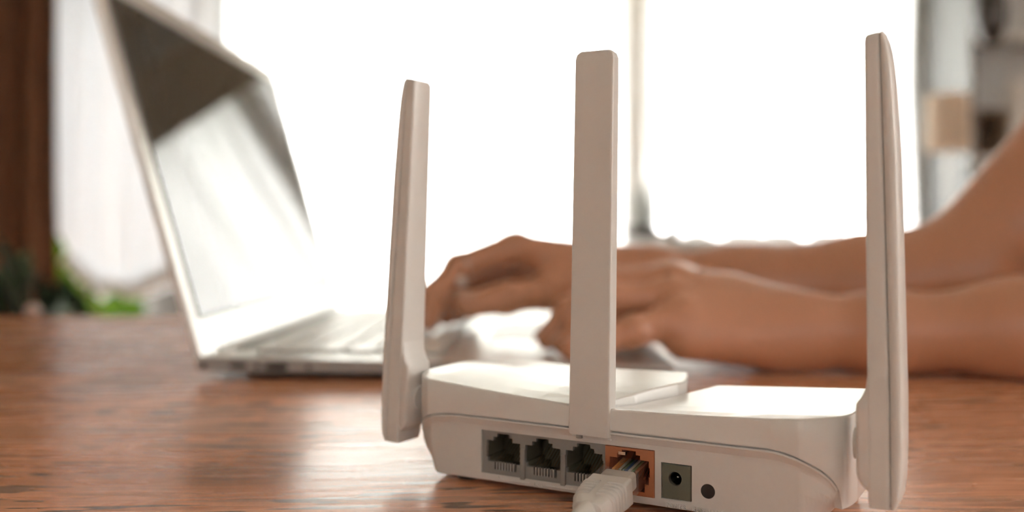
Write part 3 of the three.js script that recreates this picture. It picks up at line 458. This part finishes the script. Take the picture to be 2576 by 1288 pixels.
// joints: x, height above the table, z, radius
const HANDS = {
  near: {
    palm: [[[0.1700, 0.0235, -0.566, 0.0178], [0.135, 0.0410, -0.588, 0.0150]], [[0.1700, 0.0220, -0.560, 0.0178], [0.1000, 0.0510, -0.592, 0.0115]], [[0.1700, 0.0220, -0.560, 0.0178], [0.0970, 0.0475, -0.575, 0.0115]], [[0.1660, 0.0215, -0.560, 0.0178], [0.0945, 0.0390, -0.560, 0.0112]], [[0.1560, 0.0205, -0.566, 0.0200], [0.1000, 0.0315, -0.548, 0.0115]], [[0.150, 0.03, -0.578, 0.017], [0.115, 0.04, -0.585, 0.013]], [[0.152, 0.0185, -0.556, 0.0165], [0.098, 0.0205, -0.544, 0.0125]], [[0.150, 0.0190, -0.575, 0.0175], [0.105, 0.0240, -0.570, 0.0130]]],
    fingers: [
      [[0.1010, 0.0525, -0.598, 0.0108], [0.0640, 0.0500, -0.600, 0.0092], [0.0400, 0.0345, -0.596, 0.0082], [0.0235, 0.0180, -0.590, 0.0070]],
      [[0.0965, 0.0510, -0.580, 0.0108], [0.0560, 0.0485, -0.579, 0.0092], [0.0340, 0.0330, -0.574, 0.0083], [0.0215, 0.0175, -0.570, 0.0071]],
      [[0.0940, 0.0420, -0.563, 0.0104], [0.0580, 0.0420, -0.560, 0.0090], [0.0400, 0.0280, -0.556, 0.0080], [0.0300, 0.0165, -0.553, 0.0069]],
      [[0.0960, 0.0320, -0.547, 0.0098], [0.0680, 0.0255, -0.537, 0.0084], [0.0490, 0.0205, -0.533, 0.0075], [0.0330, 0.0158, -0.530, 0.0066]],
      [[0.1450, 0.0310, -0.598, 0.0140], [0.1100, 0.0270, -0.618, 0.0110], [0.0800, 0.0220, -0.626, 0.0098], [0.0560, 0.0170, -0.624, 0.0080]]],
    arm: [[[0.1700, 0.0225, -0.565, 0.0190], [0.2150, 0.0225, -0.552, 0.0208]], [[0.2150, 0.0225, -0.552, 0.0208], [0.2850, 0.0265, -0.535, 0.0260]], [[0.2850, 0.0265, -0.535, 0.0260], [0.4000, 0.0345, -0.520, 0.0325]], [[0.4000, 0.0345, -0.520, 0.0325], [0.455, 0.060, -0.515, 0.0360]], [[0.455, 0.060, -0.515, 0.0360], [0.575, 0.330, -0.430, 0.0470]]] },
  far: {
    palm: [[[0.0600, 0.0490, -0.714, 0.0200], [0.0060, 0.0690, -0.692, 0.0115]], [[0.0600, 0.0500, -0.716, 0.0205], [0.0020, 0.0690, -0.710, 0.0115]], [[0.0600, 0.0480, -0.720, 0.0205], [0.0040, 0.0630, -0.728, 0.0110]], [[0.0600, 0.0460, -0.724, 0.0195], [0.0090, 0.0550, -0.744, 0.0105]], [[0.0560, 0.0455, -0.704, 0.0170], [0.0330, 0.0440, -0.690, 0.0140]], [[0.0520, 0.0460, -0.718, 0.0170], [0.0120, 0.0520, -0.722, 0.0140]]],
    fingers: [
      [[0.0010, 0.0700, -0.690, 0.0112], [-0.0385, 0.0560, -0.682, 0.0098], [-0.0540, 0.0380, -0.668, 0.0086], [-0.0575, 0.0205, -0.656, 0.0074]],
      [[-0.0020, 0.0690, -0.708, 0.0108], [-0.0400, 0.0520, -0.705, 0.0096], [-0.0500, 0.0330, -0.698, 0.0084], [-0.0470, 0.0205, -0.690, 0.0072]],
      [[0.0010, 0.0620, -0.726, 0.0110], [-0.0330, 0.0450, -0.724, 0.0100], [-0.0440, 0.0310, -0.718, 0.0086], [-0.0400, 0.0205, -0.708, 0.0072]],
      [[0.0070, 0.0530, -0.742, 0.0100], [-0.0200, 0.0440, -0.742, 0.0090], [-0.0330, 0.0310, -0.736, 0.0078], [-0.0310, 0.0205, -0.728, 0.0064]],
      [[0.0450, 0.0420, -0.695, 0.0150], [0.0240, 0.0385, -0.677, 0.0118], [-0.0040, 0.0350, -0.663, 0.0106], [-0.0310, 0.0315, -0.652, 0.0088]]],
    arm: [[[0.0600, 0.0490, -0.716, 0.0205], [0.1000, 0.0455, -0.714, 0.0215]], [[0.1000, 0.0455, -0.714, 0.0215], [0.1700, 0.0410, -0.708, 0.0270]], [[0.1700, 0.0410, -0.708, 0.0270], [0.2600, 0.0425, -0.690, 0.0350]], [[0.2600, 0.0425, -0.690, 0.0350], [0.3200, 0.0500, -0.682, 0.0375]], [[0.3200, 0.0500, -0.682, 0.0375], [0.450, 0.1900, -0.690, 0.0400]], [[0.450, 0.1900, -0.690, 0.0400], [0.560, 0.330, -0.715, 0.0470]]] } };
const lift = (q) => [q[0], q[1] + T, q[2], q[3]];
for (const h of Object.values(HANDS)) { h.palm = h.palm.map((s) => s.map(lift)); h.fingers = h.fingers.map((s) => s.map(lift)); h.arm = h.arm.map((s) => s.map(lift)); }
function handSDF(H) {
  return (p) => {
    let palm = 1; for (const [a, b] of H.palm) palm = smin(palm, cone(p, a, b), 0.010);
    let fin = 1; for (const c of H.fingers) { let d = 1; for (let i = 0; i < c.length - 1; i++) d = smin(d, cone(p, c[i], c[i + 1]), 0.004); for (let i = 1; i < 3; i++) d = smin(d, Math.hypot(p[0] - c[i][0], p[1] - c[i][1], p[2] - c[i][2]) - c[i][3] * 1.06, 0.004); fin = smin(fin, d, 0.002); }
    let arm = 1; for (const [a, b] of H.arm) arm = smin(arm, cone(p, a, b), 0.02);
    return Math.max(smin(smin(palm, fin, 0.009), arm, 0.016), T + 0.0007 - p[1]);   // flattened where it rests on the table
  };
}
const SHN = [0.575, T + 0.33, -0.43], SHF = [0.56, T + 0.33, -0.715], CZ = -0.572;
function torsoSDF(p) {
  let d = ell(p, [0.625, T + 0.20, CZ], [0.105, 0.20, 0.165]);
  d = smin(d, ell(p, [0.635, T - 0.04, CZ], [0.10, 0.20, 0.145]), 0.08);
  d = smin(d, cone(p, [0.60, T + 0.345, -0.45, 0.05], [0.60, T + 0.345, -0.695, 0.05]), 0.06);
  d = smin(d, ell(p, [0.66, T - 0.22, CZ], [0.13, 0.11, 0.175]), 0.08);
  return d;
}
function neckHead(p) {
  let d = cone(p, [0.60, T + 0.36, CZ, 0.058], [0.575, T + 0.47, CZ, 0.052]);
  let h = ell(p, [0.555, T + 0.575, CZ], [0.098, 0.115, 0.076]);
  h = smin(h, ell(p, [0.515, T + 0.525, CZ], [0.055, 0.065, 0.055]), 0.04);        // jaw
  h = smin(h, cone(p, [0.462, T + 0.575, CZ, 0.008], [0.445, T + 0.548, CZ, 0.013]), 0.018);   // nose
  h = smin(h, ell(p, [0.470, T + 0.513, CZ], [0.010, 0.007, 0.022]), 0.01);        // lips
  for (const s of [-1, 1]) { h = smin(h, ell(p, [0.565, T + 0.56, CZ + s * 0.078], [0.018, 0.03, 0.009]), 0.008); h = Math.max(h, -(ell(p, [0.458, T + 0.582, CZ + s * 0.031], [0.014, 0.011, 0.016]))); }
  return smin(d, h, 0.03);
}
function legsSDF(p) { let d = 1; for (const s of [-1, 1]) { const z = CZ + s * 0.10, z2 = CZ + s * 0.13; d = smin(d, smin(smin(cone(p, [0.66, T - 0.225, z, 0.085], [0.27, T - 0.23, z2, 0.06]), cone(p, [0.27, T - 0.23, z2, 0.058], [0.30, 0.10, z2, 0.042]), 0.03), cone(p, [0.30, 0.055, z2, 0.042], [0.17, 0.032, z2, 0.03]), 0.03), 0.02); } return d; }
const nearF = handSDF(HANDS.near), farF = handSDF(HANDS.far);
const bodyF = (p) => smin(smin(smin(torsoSDF(p), Math.min(nearF(p), farF(p)), 0.03), neckHead(p), 0.03), legsSDF(p), 0.05);
const person = thing('person', 'person seated at the right with bare forearms, both hands typing on the laptop', 'person', [0, 0, 0]);
{
  const gN = nets(nearF, [0.004, T - 0.004, -0.664], [0.402, T + 0.108, -0.470], 0.0024);
  const gF = nets(farF, [-0.078, T + 0.002, -0.772], [0.402, T + 0.200, -0.628], 0.0024);
  const gB = nets(bodyF, [0.372, T - 0.32, -0.84], [0.80, T + 0.46, -0.30], 0.009);
  const gH = nets((p) => Math.min(neckHead(p), torsoSDF(p) + 0.02), [0.42, T + 0.45, -0.68], [0.68, T + 0.71, -0.46], 0.004);
  part('body', mergeGeometries([gN, gF, gB, gH]), M.skin, person);
  const shirt = (p) => { const arms = Math.min(nearF(p), farF(p)), sleeve = Math.max(arms, 0.53 - p[0]); let d = smin(torsoSDF(p), sleeve, 0.03) - 0.006; return Math.max(d, p[1] - (T + 0.405), -(p[1] - (T - 0.26))); };
  part('sleeveless_top', nets(shirt, [0.44, T - 0.28, -0.82], [0.80, T + 0.43, -0.32], 0.009), std(0.35, 0.33, 0.30, 0.85), person);
  const trousers = (p) => Math.max(smin(legsSDF(p), ell(p, [0.66, T - 0.22, CZ], [0.13, 0.11, 0.175]), 0.05) - 0.007, 0.06 - p[1], p[1] - (T - 0.17));
  part('trousers', nets(trousers, [0.14, 0.05, -0.80], [0.82, T - 0.15, -0.34], 0.010), std(0.06, 0.07, 0.10, 0.85), person);
  part('shoe', nets((p) => Math.max(legsSDF(p) - 0.006, p[1] - 0.085, 0.004 - p[1]), [0.12, 0, -0.78], [0.37, 0.10, -0.36], 0.007), std(0.2, 0.2, 0.2, 0.6), person);
  const hair = (p) => { let d = ell(p, [0.575, T + 0.595, CZ], [0.108, 0.118, 0.09]); d = smin(d, ell(p, [0.645, T + 0.52, CZ], [0.055, 0.12, 0.08]), 0.05); const face = ell(p, [0.44, T + 0.545, CZ], [0.075, 0.105, 0.085]); return Math.max(d, -face); };
  part('hair', nets(hair, [0.44, T + 0.36, -0.70], [0.73, T + 0.73, -0.44], 0.006), std(0.03, 0.018, 0.012, 0.5), person);
  for (const s of [-1, 1]) { const e = new THREE.SphereGeometry(0.011, 16, 12); e.translate(0.4695, T + 0.582, CZ + s * 0.031); part('eye', e, std(0.6, 0.58, 0.55, 0.15), person); const i = new THREE.SphereGeometry(0.0055, 12, 10); i.translate(0.4625, T + 0.581, CZ + s * 0.031); part('iris', i, std(0.05, 0.03, 0.02, 0.1), person); }
  // finger nails
  for (const H of Object.values(HANDS)) H.fingers.forEach((c, fi) => {
    const a = new THREE.Vector3(...c[2].slice(0, 3)), b = new THREE.Vector3(...c[3].slice(0, 3)), r = c[3][3], d = b.clone().sub(a).normalize();
    let up = new THREE.Vector3(fi === 4 ? 0 : -0.4, 1, fi === 4 && H === HANDS.far ? 0.5 : 0); up.addScaledVector(d, -up.dot(d)).normalize(); const sd = new THREE.Vector3().crossVectors(d, up);
    const g = new THREE.SphereGeometry(1, 16, 10); g.scale(r * 0.72, r * 0.16, r * 0.95); g.applyMatrix4(new THREE.Matrix4().makeBasis(sd, up, d.clone().negate())); const q = b.clone().addScaledVector(up, r * 0.93).addScaledVector(d, r * 0.1); g.translate(q.x, q.y, q.z); part('fingernail', g, M.nail, person);
  });
}
{ // ring on the far index finger
  const c = HANDS.far.fingers[0], a = new THREE.Vector3(...c[0].slice(0, 3)), b = new THREE.Vector3(...c[1].slice(0, 3)), d = b.clone().sub(a).normalize(), q = a.clone().lerp(b, 0.86);
  const r = thing('finger_ring', 'small ring with a round pale pearl on the index finger of the far hand', 'ring', [q.x, q.y, q.z]);
  const g = new THREE.TorusGeometry(0.0103, 0.0009, 10, 40); g.lookAt(d); part('band', g, M.steel, r);
  const st = new THREE.SphereGeometry(0.0036, 24, 18); st.translate(-0.0356 - q.x, T + 0.0468 - q.y, -0.671 - q.z); part('pearl', st, std(0.92, 0.89, 0.84, 0.18), r);
}
{ // chair under the person
  const c = thing('chair', 'dark wooden chair the person sits on', 'chair', [0.70, 0, CZ]);
  const m = std(0.12, 0.07, 0.04, 0.5);
  part('seat', rbox(0.44, 0.04, 0.44, 0.012, 0, T - 0.36, 0), m, c);
  for (const x of [-0.19, 0.19]) for (const z of [-0.19, 0.19]) part('leg', rbox(0.04, T - 0.38, 0.04, 0.006, x, (T - 0.38) / 2, z), m, c);
  part('backrest', [rbox(0.03, 0.2, 0.42, 0.01, 0.22, T + 0.08, 0), rbox(0.035, 0.55, 0.035, 0.008, 0.215, T - 0.08, -0.19), rbox(0.035, 0.55, 0.035, 0.008, 0.215, T - 0.08, 0.19)], m, c);
}

// ------------------------------------------------------------------ plants and background things
function leafGeo(len, wid, bend, fold) { return gridGeo(7, 12, (i, j) => { const a = i / 6 * 2 - 1, t = j / 11, w = wid * Math.sin(Math.PI * Math.min(1, t * 0.94 + 0.06)) ** 0.75; return [a * w, t * len - bend * t * t * len * 0.6, -bend * t * t * len + Math.abs(a) * w * fold]; }); }
{
  const t = thing('leafy_plant', 'dark green leafy plant in a pot behind the left end of the table', 'plant', [-0.765, 0, -1.42]);
  part('pot', lathe([[0, 0], [0.12, 0], [0.125, 0.01], [0.16, 0.30], [0.17, 0.30], [0.17, 0.33], [0.15, 0.33], [0.145, 0.28], [0, 0.28]]), std(0.25, 0.2, 0.17, 0.6), t);
  part('soil', cyl(0.145, 0.145, 0.01, 0, 0.285, 0), std(0.03, 0.02, 0.015, 1), t);
  const R = rng(91), mats = [std(0.035, 0.06, 0.03, 0.45), std(0.05, 0.075, 0.035, 0.45), std(0.06, 0.06, 0.045, 0.5)];
  for (let i = 0; i < 54; i++) { const g = leafGeo(0.17 + R() * 0.09, 0.032 + R() * 0.022, 0.25 + R() * 0.5, 0.25); const m = part('leaf', g, mats[i % 3], t); m.rotation.set(0.3 + R() * 0.8, R() * Math.PI * 2, 0, 'YXZ'); if (Math.sin(m.rotation.y) < -0.2) m.scale.setScalar(0.62); m.position.set((R() - 0.5) * 0.16, 0.42 + R() * 0.24, (R() - 0.5) * 0.16); }
  for (let i = 0; i < 6; i++) { const a = i / 6 * 6.28; part('stem', tube([[0.03 * Math.cos(a), 0.28, 0.03 * Math.sin(a)], [0.05 * Math.cos(a), 0.45, 0.05 * Math.sin(a)], [0.06 * Math.cos(a + 0.4), 0.62, 0.06 * Math.sin(a + 0.4)]], 0.006, 12, 6), std(0.05, 0.06, 0.03, 0.6), t); }
}
{ const s = thing('pebble', 'small pale round pebble on the far edge of the table', 'pebble', [-0.452, T, -0.90]); const g = new THREE.SphereGeometry(0.008, 20, 14); g.scale(1, 0.9, 1); g.translate(0, 0.0072, 0); part('stone', g, std(0.6, 0.5, 0.46, 0.4), s); }
{ // terracotta pot outside
  const t = thing('terracotta_pot', 'brownish pot outside the left window beside the laptop lid', 'pot', [-1.72, -0.12, -5.0]); part('pot', lathe([[0, 0], [0.15, 0], [0.2, 0.70], [0.22, 0.70], [0.22, 0.78], [0.19, 0.78], [0.17, 0.68], [0, 0.68]]), std(0.022, 0.017, 0.012, 0.8), t);
}
{ // sill: low dark bowl with a grey-green plant
  const ys = 0.805, z = ZB + 0.165, t = thing('sill_plant', 'pale grey leafed plant in a low dark bowl on the raised sill', 'plant', [0.545, ys, z]);
  part('bowl', lathe([[0, 0], [0.05, 0], [0.08, 0.03], [0.088, 0.048], [0.078, 0.048], [0.07, 0.03], [0, 0.02]]), std(0.035, 0.028, 0.022, 0.5), t);
  const R = rng(95), m1 = new THREE.MeshPhysicalMaterial({ color: col(0.42, 0.43, 0.41), roughness: 1, transmission: 0.5, thickness: 0, side: THREE.DoubleSide }); for (let i = 0; i < 12; i++) { const m = part('leaf', leafGeo(0.17 + R() * 0.14, 0.010 + R() * 0.008, 0.1 + R() * 0.3, 0.2), m1, t); m.rotation.set(0.02 + R() * 0.28, R() * 6.28, 0, 'YXZ'); m.position.set((R() - 0.5) * 0.07, 0.02, (R() - 0.5) * 0.05); }
  const k = thing('stone', 'small dark round stone on the sill beside the low bowl', 'stone', [0.675, ys, z + 0.01]); const g = new THREE.SphereGeometry(0.024, 18, 12); g.scale(1.4, 1.0, 1); g.translate(0, 0.0235, 0); part('lump', g, std(0.035, 0.026, 0.02, 0.6), k);
  const b = thing('book', 'dark flat book lying on the sill behind the right antenna', 'book', [1.47, ys, z + 0.005]); part('cover', [box(0.15, 0.003, 0.11, 0, 0.0015, 0), box(0.15, 0.003, 0.11, 0, 0.0285, 0), box(0.15, 0.027, 0.003, 0, 0.015, 0.0535)], std(0.06, 0.045, 0.04, 0.6), b); part('pages', box(0.145, 0.024, 0.102, 0, 0.015, 0), std(0.5, 0.46, 0.38, 0.9), b);
}
{ // right-hand corner: open shelf unit with things on it
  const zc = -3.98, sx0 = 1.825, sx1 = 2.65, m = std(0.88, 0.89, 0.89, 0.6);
  const u = thing('shelf_unit', 'tall grey open shelf unit standing in the right corner by the window', 'shelf', [0, 0, zc]);
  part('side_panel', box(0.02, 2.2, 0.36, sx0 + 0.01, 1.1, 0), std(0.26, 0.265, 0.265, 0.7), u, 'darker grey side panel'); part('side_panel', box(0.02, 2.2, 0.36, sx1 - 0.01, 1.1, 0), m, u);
  part('back_panel', box(sx1 - sx0 - 0.04, 2.2, 0.01, (sx0 + sx1) / 2, 1.1, -0.17), m, u);
  for (const y of [0.06, 0.55, 1.125, 1.62, 2.18]) part('shelf', box(sx1 - sx0 - 0.04, 0.022, 0.34, (sx0 + sx1) / 2, y, 0.005), m, u);
  const s = thing('table_lamp', 'unlit lamp with a beige linen shade in front of the pale wall', 'lamp', [1.645, 0.79, -3.6]);
  part('lamp_shade', lathe([[0.082, 0.35], [0.078, 0.56], [0.0765, 0.56], [0.0805, 0.35]]), std(0.74, 0.63, 0.52, 1, { transmission: 0.4, thickness: 0 }), s); part('stem', cyl(0.006, 0.006, 0.42, 0, 0.22, 0, 14), M.steel, s); part('base', lathe([[0, 0], [0.05, 0], [0.052, 0.012], [0.012, 0.03], [0, 0.03]]), std(0.6, 0.58, 0.55, 0.4), s);
  const st = thing('side_cabinet', 'small pale cabinet under the lamp with the beige shade', 'cabinet', [1.60, 0, -3.58]); part('carcass', rbox(0.30, 0.77, 0.30, 0.004, 0, 0.385, 0), M.frame, st); part('top', rbox(0.32, 0.02, 0.32, 0.004, 0, 0.78, 0), M.frame, st); part('door', rbox(0.28, 0.66, 0.014, 0.003, 0, 0.38, 0.157), M.frame, st);
  const c = thing('storage_box', 'brown box with a dark open front on the grey shelf', 'box', [1.925, 1.137, -3.93]); const cm = std(0.36, 0.28, 0.21, 0.8);
  part('shell', [box(0.14, 0.006, 0.2, 0, 0.003, 0), box(0.14, 0.006, 0.2, 0, 0.187, 0), box(0.006, 0.178, 0.2, -0.067, 0.095, 0), box(0.006, 0.178, 0.2, 0.067, 0.095, 0), box(0.128, 0.178, 0.005, 0, 0.095, -0.097)], cm, c);
  const v = thing('white_vase', 'tall white vase with a round top on the grey shelf at the right edge', 'vase', [2.045, 1.137, -3.86]); part('vessel', lathe([[0, 0], [0.03, 0], [0.044, 0.05], [0.046, 0.11], [0.034, 0.17], [0.022, 0.2], [0.036, 0.24], [0.042, 0.275], [0.034, 0.31], [0.018, 0.325], [0.014, 0.32], [0.035, 0.275], [0.015, 0.21], [0, 0.02]]), std(0.95, 0.945, 0.935, 0.3), v);
  const p = thing('pendant_lamp', 'dark teardrop pendant lamp hanging at the top right', 'lamp', [1.653, 0, -3.3]); part('shade', lathe([[0, 1.48], [0.028, 1.49], [0.052, 1.54], [0.056, 1.60], [0.044, 1.70], [0.010, 1.75], [0, 1.75]]), std(0.02, 0.014, 0.01, 0.4), p); part('cord', cyl(0.003, 0.003, HC - 1.74, 0, (HC + 1.74) / 2, 0, 8), M.black, p);
}
renderer.render(scene, camera);
